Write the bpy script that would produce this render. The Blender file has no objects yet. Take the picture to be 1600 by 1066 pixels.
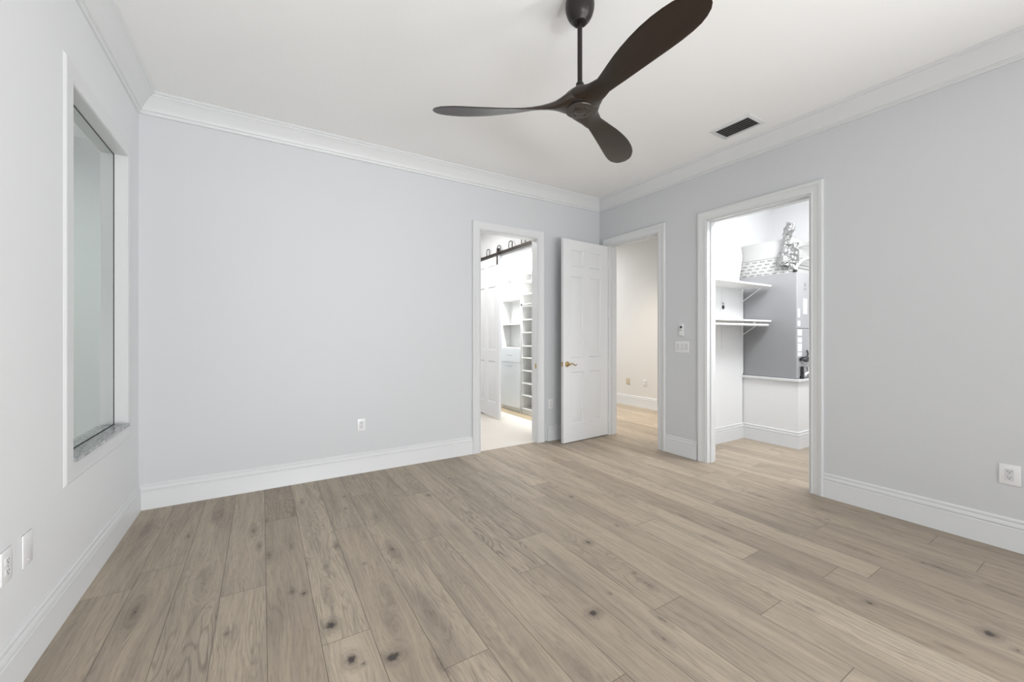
import bpy, bmesh, math, random
import numpy as np
from mathutils import Vector, Matrix, noise as mnoise

random.seed(7)
C = bpy.context.scene.collection
SC = bpy.context.scene

# ------------------------------------------------------------------ camera
cam_d = bpy.data.cameras.new('camera')
cam = bpy.data.objects.new('camera', cam_d)
C.objects.link(cam)
cam.location = (0, 0, 1.28)
cam.rotation_euler = (math.radians(90), 0, math.radians(-31.706))
cam_d.sensor_fit = 'HORIZONTAL'
cam_d.sensor_width = 36
cam_d.lens = 36 * 632.0 / 1600
cam_d.shift_y = -(533 - 524.5) / 1600
cam_d.clip_start = 0.02
cam_d.clip_end = 100
SC.camera = cam

# ------------------------------------------------------------------ look
SC.view_settings.view_transform = 'Standard'
SC.view_settings.look = 'None'
SC.view_settings.gamma = 1.0
SC.view_settings.use_curve_mapping = False
SC.view_settings.exposure = 0.03

w = bpy.data.worlds.new('world')
SC.world = w
w.use_nodes = True
w.node_tree.nodes['Background'].inputs[0].default_value = (0.80, 0.90, 1.0, 1)
w.node_tree.nodes['Background'].inputs[1].default_value = 0.13


def area(name, loc, rot, sx, sy, power, col, shape='RECTANGLE', spread=180):
    d = bpy.data.lights.new(name, 'AREA')
    d.shape = shape
    d.size = sx
    d.size_y = sy
    d.energy = power
    d.color = col
    d.spread = math.radians(spread)
    o = bpy.data.objects.new(name, d)
    o.location = loc
    o.rotation_euler = [math.radians(a) for a in rot]
    C.objects.link(o)
    return o


# low fill lamps added outside the unseen rear opening, tilted up to brighten the ceiling
area('added_upward_fill', (0.6, -3.16, 0.42), (105, 0, 0), 1.5, 0.6, 39, (0.97, 0.985, 1.0), spread=90)
area('added_upward_fill', (2.3, -3.16, 0.42), (119, 0, 0), 1.5, 0.6, 24, (0.98, 0.985, 1.0), spread=120)
# daylight entering the side window on the right, behind the camera
area('daylight_side_window', (4.02, -2.4, 1.40), (0, 90, 0), 2.1, 1.0, 92, (0.95, 0.975, 1.0))
area('added_upward_fill', (3.95, -1.8, 0.7), (0, 110, 0), 0.7, 2.2, 66, (1.0, 0.99, 0.97), spread=140)  # added low fill beside the side window, tilted up at the ceiling
# ceiling lights of the neighbouring rooms, with some added fill
area('vestibule_ceiling_lamp', (2.1, 5.4, 2.98), (0, 0, 0), 0.6, 0.6, 29, (1.0, 0.98, 0.96), 'DISK')
area('closet_ceiling_lamp', (3.29, 5.5, 2.96), (0, -38, 0), 0.14, 2.2, 116, (0.99, 0.995, 1.0))
area('hall_ceiling_lamp', (4.6, 6.6, 2.98), (0, 0, 0), 0.8, 0.8, 48, (0.97, 0.985, 1.0), 'DISK')
area('hall_ceiling_lamp', (4.9, 4.3, 2.98), (0, 0, 0), 0.5, 1.2, 19, (1.0, 0.90, 0.76), spread=90)
area('utility_ceiling_and_fill_lamp', (4.35, 1.35, 2.80), (0, -25, 40), 0.6, 0.6, 31, (0.985, 0.99, 1.0), 'DISK')  # tilted fill added below the ceiling, aimed to light the air handler evenly
area('utility_ceiling_and_fill_lamp', (4.5, 1.6, 2.98), (0, 0, 0), 0.8, 0.8, 20, (0.985, 0.99, 1.0), 'DISK')
area('side_room_fill', (-2.0, 3.6, 2.9), (0, 0, 0), 0.7, 0.7, 33, (0.97, 1.0, 0.98), 'DISK')  # unseen soft fill added to light the room behind the window


# ------------------------------------------------------------------ materials
def nt(name):
    m = bpy.data.materials.new(name)
    m.use_nodes = True
    t = m.node_tree
    b = t.nodes['Principled BSDF']
    return m, t, b


def N(t, typ, **kw):
    n = t.nodes.new(typ)
    for k, v in kw.items():
        setattr(n, k, v)
    return n


def plain(name, col, rough=0.5, metal=0.0, bump=0.0, scale=200.0, spec=0.5, var=0.0, vscale=6.0):
    m, t, b = nt(name)
    b.inputs['Base Color'].default_value = (*col, 1)
    b.inputs['Roughness'].default_value = rough
    b.inputs['Metallic'].default_value = metal
    b.inputs['Specular IOR Level'].default_value = spec
    tc = N(t, 'ShaderNodeTexCoord')
    if bump > 0:
        nz = N(t, 'ShaderNodeTexNoise')
        nz.inputs['Scale'].default_value = scale
        nz.inputs['Detail'].default_value = 3
        bp = N(t, 'ShaderNodeBump')
        bp.inputs['Strength'].default_value = bump
        bp.inputs['Distance'].default_value = 0.002
        t.links.new(tc.outputs['Object'], nz.inputs['Vector'])
        t.links.new(nz.outputs['Fac'], bp.inputs['Height'])
        t.links.new(bp.outputs['Normal'], b.inputs['Normal'])
    if var > 0:
        n2 = N(t, 'ShaderNodeTexNoise')
        n2.inputs['Scale'].default_value = vscale
        n2.inputs['Detail'].default_value = 4
        mx = N(t, 'ShaderNodeMix', data_type='RGBA')
        mx.inputs[6].default_value = (*[c * (1 - var) for c in col], 1)
        mx.inputs[7].default_value = (*[min(1, c * (1 + var)) for c in col], 1)
        t.links.new(tc.outputs['Object'], n2.inputs['Vector'])
        t.links.new(n2.outputs['Fac'], mx.inputs[0])
        t.links.new(mx.outputs[2], b.inputs['Base Color'])
    return m


M = {}
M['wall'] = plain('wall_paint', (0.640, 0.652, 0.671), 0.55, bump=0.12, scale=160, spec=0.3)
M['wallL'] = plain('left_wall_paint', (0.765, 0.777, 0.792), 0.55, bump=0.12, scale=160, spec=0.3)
M['wall2'] = plain('white_wall_paint', (0.84, 0.848, 0.855), 0.6, bump=0.1, scale=160, spec=0.3)
M['hallwall'] = plain('hall_paint', (0.76, 0.75, 0.73), 0.6, bump=0.1, scale=160, spec=0.3)
M['sidewall'] = plain('side_room_paint', (0.60, 0.64, 0.62), 0.6, bump=0.1, scale=160, spec=0.3)
M['ceil'] = plain('ceiling_paint', (0.895, 0.897, 0.892), 0.8, bump=0.35, scale=45, spec=0.2)
M['trim'] = plain('trim_paint', (0.712, 0.724, 0.732), 0.38)
M['door'] = plain('door_paint', (0.765, 0.775, 0.785), 0.35)
M['plastic'] = plain('white_plastic', (0.80, 0.80, 0.81), 0.3)
M['plastic2'] = plain('white_device_plastic', (0.66, 0.665, 0.68), 0.3)
M['beige'] = plain('beige_plastic', (0.66, 0.58, 0.45), 0.35)
M['slot'] = plain('dark_slot', (0.03, 0.03, 0.035), 0.5)
M['grey'] = plain('grey_plastic', (0.30, 0.31, 0.33), 0.4)
M['brass'] = plain('aged_brass', (0.50, 0.36, 0.17), 0.28, 1.0, var=0.2, vscale=40)
M['nickel'] = plain('brushed_nickel', (0.55, 0.55, 0.54), 0.3, 1.0)
M['bronze'] = plain('bronze_metal', (0.022, 0.018, 0.016), 0.38, 0.35, spec=0.5)
M['hub'] = plain('lighter_bronze', (0.060, 0.048, 0.040), 0.35, 0.4)
M['track'] = plain('dark_iron', (0.055, 0.045, 0.04), 0.45, 0.6)
M['melamine'] = plain('white_melamine', (0.82, 0.82, 0.80), 0.35)
M['cab'] = plain('cabinet_front', (0.80, 0.83, 0.83), 0.35)
M['metalgrey'] = plain('grey_sheet_metal', (0.30, 0.305, 0.315), 0.42, 0.0, bump=0.05, scale=15, var=0.03)
M['metallight'] = plain('light_sheet_metal', (0.40, 0.405, 0.42), 0.4, 0.0)
M['pvc'] = plain('white_pipe', (0.85, 0.85, 0.84), 0.3)
M['rubber'] = plain('black_rubber', (0.02, 0.02, 0.022), 0.5)
M['gap'] = plain('black_gasket', (0.02, 0.025, 0.025), 0.5)
M['tile'] = plain('cream_floor_tile', (0.76, 0.71, 0.64), 0.35, var=0.04, vscale=3)
M['closetfloor'] = plain('tan_wood_floor', (0.42, 0.34, 0.22), 0.5, var=0.12, vscale=9)
M['vent_dark'] = plain('duct_interior', (0.02, 0.02, 0.02), 0.8)
M['vent_slat'] = plain('vent_slat_paint', (0.42, 0.42, 0.41), 0.5)


def marble():
    m, t, b = nt('grey_marble')
    tc = N(t, 'ShaderNodeTexCoord')
    n = N(t, 'ShaderNodeTexNoise')
    n.inputs['Scale'].default_value = 16
    n.inputs['Detail'].default_value = 9
    n.inputs['Distortion'].default_value = 1.6
    mp = N(t, 'ShaderNodeMapping')
    mp.inputs['Scale'].default_value = (3.0, 1.0, 1)
    t.links.new(tc.outputs['Object'], mp.inputs['Vector'])
    t.links.new(mp.outputs['Vector'], n.inputs['Vector'])
    r = N(t, 'ShaderNodeValToRGB')
    e = r.color_ramp.elements
    e[0].position = 0.30
    e[0].color = (0.17, 0.17, 0.175, 1)
    e[1].position = 0.66
    e[1].color = (0.50, 0.51, 0.52, 1)
    x = e.new(0.47)
    x.color = (0.36, 0.37, 0.38, 1)
    t.links.new(n.outputs['Fac'], r.inputs['Fac'])
    t.links.new(r.outputs['Color'], b.inputs['Base Color'])
    b.inputs['Roughness'].default_value = 0.15
    return m


M['marble'] = marble()


def glass():
    m, t, b = nt('clear_glass')
    b.inputs['Base Color'].default_value = (0.93, 0.97, 0.96, 1)
    b.inputs['Transmission Weight'].default_value = 1.0
    b.inputs['Roughness'].default_value = 0.0
    b.inputs['IOR'].default_value = 1.75
    return m


M['glass'] = glass()


def fanwood():
    m, t, b = nt('walnut_blade')
    tc = N(t, 'ShaderNodeTexCoord')
    mp = N(t, 'ShaderNodeMapping')
    mp.inputs['Scale'].default_value = (3, 30, 10)
    n = N(t, 'ShaderNodeTexNoise')
    n.inputs['Scale'].default_value = 4
    n.inputs['Detail'].default_value = 6
    t.links.new(tc.outputs['Object'], mp.inputs['Vector'])
    t.links.new(mp.outputs['Vector'], n.inputs['Vector'])
    mx = N(t, 'ShaderNodeMix', data_type='RGBA')
    mx.inputs[6].default_value = (0.014, 0.009, 0.006, 1)
    mx.inputs[7].default_value = (0.030, 0.019, 0.013, 1)
    t.links.new(n.outputs['Fac'], mx.inputs[0])
    t.links.new(mx.outputs[2], b.inputs['Base Color'])
    b.inputs['Roughness'].default_value = 0.30
    return m


M['fan'] = fanwood()


def foil():
    m, t, b = nt('crumpled_foil')
    b.inputs['Base Color'].default_value = (0.36, 0.36, 0.36, 1)
    b.inputs['Metallic'].default_value = 1.0
    b.inputs['Roughness'].default_value = 0.5
    tc = N(t, 'ShaderNodeTexCoord')
    v = N(t, 'ShaderNodeTexVoronoi')
    v.inputs['Scale'].default_value = 38
    bp = N(t, 'ShaderNodeBump')
    bp.inputs['Strength'].default_value = 0.9
    bp.inputs['Distance'].default_value = 0.01
    t.links.new(tc.outputs['Object'], v.inputs['Vector'])
    t.links.new(v.outputs['Distance'], bp.inputs['Height'])
    t.links.new(bp.outputs['Normal'], b.inputs['Normal'])
    return m


M['foil'] = foil()


def ductboard():
    """pale facing paper with repeated rows of small grey print"""
    m, t, b = nt('printed_duct_board')
    tc = N(t, 'ShaderNodeTexCoord')
    sp = N(t, 'ShaderNodeSeparateXYZ')
    cb = N(t, 'ShaderNodeCombineXYZ')
    t.links.new(tc.outputs['Object'], sp.inputs[0])
    t.links.new(sp.outputs['Y'], cb.inputs['X'])
    t.links.new(sp.outputs['Z'], cb.inputs['Y'])
    def mth(op, a, b_):
        n = N(t, 'ShaderNodeMath', operation=op)
        for k, v in enumerate((a, b_)):
            if isinstance(v, (int, float)):
                n.inputs[k].default_value = v
            elif v is not None:
                t.links.new(v, n.inputs[k])
        return n.outputs[0]
    row = mth('MULTIPLY', sp.outputs['Z'], 1 / .040)
    rowi = mth('FLOOR', row, None)
    v_ = mth('FRACT', row, None)
    u_ = mth('FRACT', mth('ADD', mth('MULTIPLY', sp.outputs['Y'], 1 / .088), mth('MULTIPLY', rowi, .35)), None)
    mask = mth('MULTIPLY', mth('MULTIPLY', mth('GREATER_THAN', u_, .18), mth('LESS_THAN', u_, .80)), mth('MULTIPLY', mth('GREATER_THAN', v_, .30), mth('LESS_THAN', v_, .66)))
    n = N(t, 'ShaderNodeTexNoise')
    n.inputs['Scale'].default_value = 110
    t.links.new(cb.outputs[0], n.inputs['Vector'])
    mu = N(t, 'ShaderNodeMath', operation='MULTIPLY')
    t.links.new(mth('GREATER_THAN', n.outputs['Fac'], .44), mu.inputs[0])
    t.links.new(mask, mu.inputs[1])
    mx = N(t, 'ShaderNodeMix', data_type='RGBA')
    mx.inputs[6].default_value = (0.52, 0.52, 0.51, 1)
    mx.inputs[7].default_value = (0.17, 0.17, 0.165, 1)
    t.links.new(mu.outputs[0], mx.inputs[0])
    t.links.new(mx.outputs[2], b.inputs['Base Color'])
    b.inputs['Roughness'].default_value = 0.5
    return m


M['duct'] = ductboard()
M['drywall'] = plain('bare_drywall', (0.52, 0.52, 0.515), 0.8, var=0.03)


def woodfloor():
    m, t, b = nt('oak_plank_floor')
    L = t.links.new
    geo = N(t, 'ShaderNodeNewGeometry')
    sep = N(t, 'ShaderNodeSeparateXYZ')
    L(geo.outputs['Position'], sep.inputs[0])

    def attr(nm):
        a = N(t, 'ShaderNodeAttribute')
        a.attribute_name = nm
        return a.outputs['Fac']

    def mth(op, a, b_=None, c=None, clamp=False):
        n = N(t, 'ShaderNodeMath', operation=op)
        n.use_clamp = clamp
        for i, v in enumerate((a, b_, c)):
            if v is None:
                continue
            if isinstance(v, (int, float)):
                n.inputs[i].default_value = v
            else:
                L(v, n.inputs[i])
        return n.outputs[0]

    def comb(x, y, z):
        n = N(t, 'ShaderNodeCombineXYZ')
        for i, v in enumerate((x, y, z)):
            if isinstance(v, (int, float)):
                n.inputs[i].default_value = v
            else:
                L(v, n.inputs[i])
        return n.outputs[0]

    def noise(vec, scale, detail, dist=0.0, rough=0.5):
        n = N(t, 'ShaderNodeTexNoise')
        n.inputs['Scale'].default_value = scale
        n.inputs['Detail'].default_value = detail
        n.inputs['Distortion'].default_value = dist
        n.inputs['Roughness'].default_value = rough
        L(vec, n.inputs['Vector'])
        return n.outputs['Fac']

    def rng(v, a, b_, c, d):
        n = N(t, 'ShaderNodeMapRange')
        n.inputs[1].default_value = a
        n.inputs[2].default_value = b_
        n.inputs[3].default_value = c
        n.inputs[4].default_value = d
        L(v, n.inputs[0])
        return n.outputs[0]

    def mix(f, a, b_, blend='MIX'):
        n = N(t, 'ShaderNodeMix', data_type='RGBA')
        n.blend_type = blend
        for i, v in ((0, f), (6, a), (7, b_)):
            if isinstance(v, tuple):
                n.inputs[i].default_value = (*v, 1)
            elif isinstance(v, (int, float)):
                n.inputs[i].default_value = v
            else:
                L(v, n.inputs[i])
        return n.outputs[2]

    tone, seed, kd, kw, cath = attr('tone'), attr('seed'), attr('kd'), attr('kw'), attr('cath')
    ex, ey = attr('ex'), attr('ey')
    x, y = sep.outputs[0], sep.outputs[1]
    gx = mth('ADD', x, kw)
    s10 = mth('MULTIPLY', seed, 37.0)
    # slow waver of the grain
    wob = noise(comb(mth('MULTIPLY', x, 2.5), mth('MULTIPLY', y, 0.9), s10), 1.0, 2)
    gx2 = mth('ADD', gx, mth('MULTIPLY', wob, 0.09))
    fine = noise(comb(mth('MULTIPLY', gx2, 130.0), mth('MULTIPLY', y, 5.0), s10), 1.0, 4, 0.0, 0.6)
    pore = noise(comb(mth('MULTIPLY', gx2, 320.0), mth('MULTIPLY', y, 14.0), s10), 1.0, 2, 0.0, 0.6)
    med = noise(comb(mth('MULTIPLY', gx2, 34.0), mth('MULTIPLY', y, 1.3), s10), 1.0, 4, 0.2)
    big = noise(comb(mth('MULTIPLY', gx2, 9.0), mth('MULTIPLY', y, 1.1), s10), 1.0, 3, 0.4)
    # cathedral figure: contour lines of a stretched noise
    cf = noise(comb(mth('MULTIPLY', gx, 7.5), mth('MULTIPLY', y, 1.05), mth('ADD', s10, 5.0)), 1.0, 2.5, 0.25)
    ring = mth('SINE', mth('MULTIPLY', cf, 120.0))
    ring = rng(ring, 0.1, 1.0, 0.0, 1.0)
    cm = rng(noise(comb(mth('MULTIPLY', x, 4.0), mth('MULTIPLY', y, 1.2), mth('ADD', s10, 9.0)), 1.0, 1), 0.44, 0.62, 0.0, 1.0)
    cm = mth('ADD', mth('MULTIPLY', cm, 0.50), cath, None, True)
    ring = mth('MULTIPLY', mth('MULTIPLY', ring, cm), rng(fine, 0.3, 0.6, 0.5, 1.0))

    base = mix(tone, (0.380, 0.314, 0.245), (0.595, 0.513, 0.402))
    hue = noise(comb(0.0, 0.0, mth('MULTIPLY', seed, 91.0)), 1.0, 1)
    base = mix(rng(hue, 0.3, 0.7, 0.0, 0.35), base, mix(1.0, base, (1.02, 0.97, 0.92), 'MULTIPLY'))
    base = mix(rng(big, 0.45, 0.72, 0.0, 0.46), base, (0.21, 0.175, 0.142))
    base = mix(rng(med, 0.40, 0.75, 0.0, 0.38), base, (0.24, 0.205, 0.172))
    base = mix(rng(fine, 0.48, 0.74, 0.0, 0.42), base, (0.20, 0.166, 0.132))
    base = mix(rng(fine, 0.44, 0.22, 0.0, 0.22), base, (0.54, 0.485, 0.40))
    base = mix(rng(pore, 0.54, 0.72, 0.0, 0.40), base, (0.17, 0.14, 0.112))
    base = mix(mth('MULTIPLY', ring, 0.65), base, (0.16, 0.13, 0.105))
    # knots
    kn = noise(comb(mth('MULTIPLY', x, 70.0), mth('MULTIPLY', y, 55.0), s10), 1.0, 3)
    kp = mth('ADD', kd, mth('MULTIPLY', mth('SUBTRACT', kn, 0.5), 1.5))
    kring = rng(mth('SINE', mth('MULTIPLY', kp, 6.0)), 0.0, 1.0, 0.0, 1.0)
    kring = mth('MULTIPLY', kring, rng(kp, 1.2, 3.6, 0.32, 0.0))
    base = mix(kring, base, (0.17, 0.135, 0.11))
    base = mix(rng(kp, 0.9, 3.6, 0.50, 0.0), base, (0.19, 0.155, 0.128))
    base = mix(rng(kp, 0.55, 1.15, 0.92, 0.0), base, (0.055, 0.045, 0.042))
    # open joints between the boards
    gap = mth('MAXIMUM', rng(ex, 0.0006, 0.0017, 1.0, 0.0), rng(ey, 0.0006, 0.0017, 1.0, 0.0))
    base = mix(mth('MULTIPLY', gap, 0.85), base, (0.07, 0.058, 0.048))
    L(base, b.inputs['Base Color'])
    L(rng(fine, 0.3, 0.7, 0.46, 0.60), b.inputs['Roughness'])
    b.inputs['Specular IOR Level'].default_value = 0.42
    bp = N(t, 'ShaderNodeBump')
    bp.inputs['Strength'].default_value = 0.25
    bp.inputs['Distance'].default_value = 0.0015
    hgt = mth('SUBTRACT', mth('MULTIPLY', fine, -0.35), mth('MULTIPLY', gap, 1.0))
    L(hgt, bp.inputs['Height'])
    L(bp.outputs['Normal'], b.inputs['Normal'])
    return m


M['floor'] = woodfloor()


# ------------------------------------------------------------------ mesh helpers
def sharpen(bm, ang=32):
    a = math.radians(ang)
    for f in bm.faces:
        f.smooth = True
    for e in bm.edges:
        if len(e.link_faces) == 2:
            e.smooth = e.calc_face_angle(0) < a
        else:
            e.smooth = False


def obj(name, bm, mat, parent=None, smooth=True, loc=None):
    bmesh.ops.recalc_face_normals(bm, faces=bm.faces[:])
    if smooth:
        sharpen(bm)
    me = bpy.data.meshes.new(name)
    bm.to_mesh(me)
    bm.free()
    me.materials.append(mat)
    o = bpy.data.objects.new(name, me)
    C.objects.link(o)
    if parent is not None:
        o.parent = parent
    if loc is not None:
        o.location = loc
    return o


def tag(o, label=None, cat=None, group=None, kind=None):
    if label:
        o['label'] = label
    if cat:
        o['category'] = cat
    if group:
        o['group'] = group
    if kind:
        o['kind'] = kind
    return o


def thing(name, label, cat, loc=(0, 0, 0), rz=0, group=None):
    o = bpy.data.objects.new(name, None)
    o.empty_display_size = 0.05
    C.objects.link(o)
    o.location = loc
    o.rotation_euler = (0, 0, rz)
    return tag(o, label, cat, group)


def dup(root, loc, rz=0, label=None, group=None):
    r = root.copy()
    C.objects.link(r)
    r.location = loc
    r.rotation_euler = (0, 0, rz)
    if label:
        r['label'] = label
    if group:
        r['group'] = group
    for ch in list(root.children):
        c = ch.copy()
        C.objects.link(c)
        c.parent = r
        for g in ch.children:
            d = g.copy()
            C.objects.link(d)
            d.parent = c
    return r


def bx(bm, x0, x1, y0, y1, z0, z1, bev=0.0, seg=1, mat=None):
    v = [bm.verts.new(p) for p in ((x0, y0, z0), (x1, y0, z0), (x1, y1, z0), (x0, y1, z0),
                                   (x0, y0, z1), (x1, y0, z1), (x1, y1, z1), (x0, y1, z1))]
    fs = [bm.faces.new([v[i] for i in q]) for q in ((0, 3, 2, 1), (4, 5, 6, 7), (0, 1, 5, 4), (1, 2, 6, 5), (2, 3, 7, 6), (3, 0, 4, 7))]
    if bev > 0:
        es = list({e for f in fs for e in f.edges})
        r = bmesh.ops.bevel(bm, geom=es, offset=bev, segments=seg, profile=0.5, affect='EDGES')
        v = list({q for f in r['faces'] for q in f.verts} | {q for q in v if q.is_valid})
    if mat is not None:
        bmesh.ops.transform(bm, matrix=mat, verts=[q for q in v if q.is_valid])
    return v


def box(*a, **k):
    bm = bmesh.new()
    bx(bm, *a, **k)
    return bm


def tube(bm, pts, r, seg=12, caps=True):
    """round tube along points, r a number or a list"""
    pts = [Vector(p) for p in pts]
    n = len(pts)
    rs = r if isinstance(r, (list, tuple)) else [r] * n
    rings = []
    up = None
    for i, p in enumerate(pts):
        if i == 0:
            d = pts[1] - p
        elif i == n - 1:
            d = p - pts[i - 1]
        else:
            d = (pts[i + 1] - p).normalized() + (p - pts[i - 1]).normalized()
        d.normalize()
        if up is None:
            a = Vector((0, 0, 1)) if abs(d.z) < 0.9 else Vector((1, 0, 0))
            up = (a - d * a.dot(d)).normalized()
        else:
            up = (up - d * up.dot(d)).normalized()
        s = d.cross(up)
        rings.append([bm.verts.new(p + (up * math.cos(t) + s * math.sin(t)) * rs[i])
                      for t in [2 * math.pi * k / seg for k in range(seg)]])
    for a, b in zip(rings, rings[1:]):
        for k in range(seg):
            bm.faces.new((a[k], a[(k + 1) % seg], b[(k + 1) % seg], b[k]))
    if caps:
        bm.faces.new(rings[0][::-1])
        bm.faces.new(rings[-1])
    return rings


def lathe(bm, prof, seg=32, c=(0, 0, 0), axis='Z'):
    """prof: (radius, height) pairs"""
    rings = []
    for r, z in prof:
        ring = []
        if r < 1e-6:
            r = 1e-5
        for k in range(seg):
            t = 2 * math.pi * k / seg
            a, b = r * math.cos(t), r * math.sin(t)
            p = (a, b, z) if axis == 'Z' else ((z, a, b) if axis == 'X' else (a, z, b))
            ring.append(bm.verts.new((p[0] + c[0], p[1] + c[1], p[2] + c[2])))
        rings.append(ring)
    for a, b in zip(rings, rings[1:]):
        for k in range(seg):
            bm.faces.new((a[k], a[(k + 1) % seg], b[(k + 1) % seg], b[k]))
    bm.faces.new(rings[0][::-1])
    bm.faces.new(rings[-1])


def sweep(bm, pts, prof, nrm, closed=False, side=1):
    """profile (lateral, height) along a planar path with mitred corners; nrm = height axis"""
    pts = [Vector(p) for p in pts]
    nrm = Vector(nrm).normalized()
    n = len(pts)
    rings = []
    for i, p in enumerate(pts):
        def lat(a, b):
            d = (b - a).normalized()
            return nrm.cross(d) * side
        if closed or 0 < i < n - 1:
            l1 = lat(pts[i - 1], p)
            l2 = lat(p, pts[(i + 1) % n])
            mvec = l1 + l2
            mvec = mvec / mvec.dot(l1)
        elif i == 0:
            mvec = lat(p, pts[1])
        else:
            mvec = lat(pts[i - 1], p)
        rings.append([bm.verts.new(p + mvec * u + nrm * h) for u, h in prof])
    m = len(prof)
    pairs = list(zip(rings, rings[1:]))
    if closed:
        pairs.append((rings[-1], rings[0]))
    for a, b in pairs:
        for k in range(m):
            bm.faces.new((a[k], a[(k + 1) % m], b[(k + 1) % m], b[k]))
    if not closed:
        bm.faces.new(rings[0][::-1])
        bm.faces.new(rings[-1])


def slab_holes(axis, c0, c1, u0, u1, z0, z1, holes):
    """wall slab; axis 'X' = plane of constant X (u runs along Y)"""
    us = sorted({u0, u1} | {h[0] for h in holes} | {h[1] for h in holes})
    zs = sorted({z0, z1} | {h[2] for h in holes} | {h[3] for h in holes})
    us = [u for u in us if u0 <= u <= u1]
    zs = [z for z in zs if z0 <= z <= z1]
    bm = bmesh.new()
    vd = {}

    def V(i, j, c):
        k = (i, j, c)
        if k not in vd:
            cc = (c0, c1)[c]
            p = (cc, us[i], zs[j]) if axis == 'X' else (us[i], cc, zs[j])
            vd[k] = bm.verts.new(p)
        return vd[k]

    def solid(i, j):
        if i < 0 or j < 0 or i >= len(us) - 1 or j >= len(zs) - 1:
            return False
        um, zm = (us[i] + us[i + 1]) / 2, (zs[j] + zs[j + 1]) / 2
        return not any(h[0] < um < h[1] and h[2] < zm < h[3] for h in holes)
    for i in range(len(us) - 1):
        for j in range(len(zs) - 1):
            if not solid(i, j):
                continue
            for c in (0, 1):
                bm.faces.new([V(i, j, c), V(i + 1, j, c), V(i + 1, j + 1, c), V(i, j + 1, c)])
            for di, dj, a, b in ((-1, 0, (i, j), (i, j + 1)), (1, 0, (i + 1, j), (i + 1, j + 1)),
                                 (0, -1, (i, j), (i + 1, j)), (0, 1, (i, j + 1), (i + 1, j + 1))):
                if not solid(i + di, j + dj):
                    bm.faces.new([V(*a, 0), V(*b, 0), V(*b, 1), V(*a, 1)])
    return bm


def struct(name, bm, mat, parent=None, label=None, smooth=True):
    o = obj(name, bm, mat, parent, smooth)
    if parent is None:
        o['kind'] = 'structure'
        if label:
            o['label'] = label
    return o


# ------------------------------------------------------------------ dimensions
XL, XR, YB, YR, H = -0.770, 3.806, 3.955, -3.10, 3.05
TW = 0.125
D1 = (2.028, 2.797, 0, 2.437)      # doorway in the back wall (x)
D2 = (3.012, 3.782, 0, 2.440)      # doorway to the hall (y)
D3 = (1.528, 2.428, 0, 2.434)      # doorway to the utility closet (y)
WN = (2.731, 3.655, 0.680, 2.482)  # interior window (y)
YT = 4.055                          # far face of the back wall
XT = 3.926                          # far face of the right wall
RW = (-0.2, 3.3, 0.08, 2.5)  # unseen rear opening, made wide for the added fill lamps
RWS = (-3.0, -0.6, 0.30, 2.45)

# ------------------------------------------------------------------ shell
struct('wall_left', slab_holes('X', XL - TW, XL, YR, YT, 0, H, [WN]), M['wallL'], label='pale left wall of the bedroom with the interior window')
struct('wall_back', slab_holes('Y', YB, YT, XL, XR, 0, H, [D1]), M['wall'], label='pale blue grey back wall with one doorway')
struct('wall_right', slab_holes('X', XR, XT, YR, 7.1, 0, H, [D2, D3, RWS]), M['wall'], label='pale blue grey right wall with two doorways')
struct('wall_rear', slab_holes('Y', YR - 0.12, YR, XL - TW, XT, 0, H, [RW]), M['wall'], label='wall behind the viewpoint with glazed doors')
struct('ceiling', box(XL - TW, XT, YR - 0.12, YT, H, H + 0.12), M['ceil'], label='white textured bedroom ceiling')

# vestibule and walk-in closet behind the back wall
struct('wall_vestibule', slab_holes('X', 0.9, 1.02, YT, 7.1, 0, H, []), M['wall2'])
struct('wall_vestibule_end', box(1.02, XR, 7.0, 7.1, 0, H), M['wall2'])
struct('ceiling', box(0.9, XT, YT, 7.1, H, H + 0.1), M['ceil'])
# closet partition: header with the opening for the barn door
struct('wall_closet_partition', slab_holes('X', 3.14, 3.25, YT, 7.0, 0, H, [(4.35, 5.85, -1, 2.478)]), M['wall2'])
struct('trim_closet_opening', slab_holes('X', 3.128, 3.262, 4.33, 5.87, 0, 2.50, [(4.351, 5.849, -1, 2.470)]), M['trim'])
struct('floor', box(0.9, 3.44, 4.003, 7.1, -0.06, 0.0), M['tile'], label='cream tile floor beyond the left doorway')

struct('floor', box(3.441, XR, 4.06, 7.0, -0.05, 0.0015), M['closetfloor'], label='tan wood strip in front of the closet shelves')

# hall
struct('wall_hall', box(5.75, 5.87, 3.02, 8.2, 0, H), M['hallwall'], label='warm white hall wall seen through the open door')
struct('wall_hall_end', box(XT, 5.75, 8.1, 8.2, 0, H), M['hallwall'])
struct('wall_hall_left', box(XR, XT, 7.1, 8.2, 0, H), M['hallwall'])
struct('ceiling', box(XT, 5.87, 2.92, 8.2, H, H + 0.1), M['ceil'])

# utility closet
bm = bmesh.new()
zs = [0, 0.78] + [0.78 + 0.045 * k for k in range(1, 51)]
prof = []
for z in zs:
    if z <= 0.78:
        prof.append((5.13, z))
    else:
        u = 0.0
        if z > 2.0:
            u = 0.030 * math.sin((z - 2.0) * 6.5) + 0.012 * math.sin((z - 2.0) * 17) + 0.05 * math.exp(-((z - 2.27) / 0.10) ** 2)
        prof.append((5.150 + u, z))
prof[-1] = (5.18, H)
fr = [bm.verts.new((XT, 2.80, z)) for z in (0, H)]
fb = [bm.verts.new((XT, 2.92, z)) for z in (0, H)]
pm = [bm.verts.new((x - .09, 2.80, z)) for x, z in prof]
pf = [bm.verts.new((x, 2.80 if z <= 1.92 else 2.80 + .055 * min(1, (z - 1.92) / .06), z)) for x, z in prof]
pb = [bm.verts.new((x, 2.92, z)) for x, z in prof]
bm.faces.new([fr[0]] + pm + [fr[1]])
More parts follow.
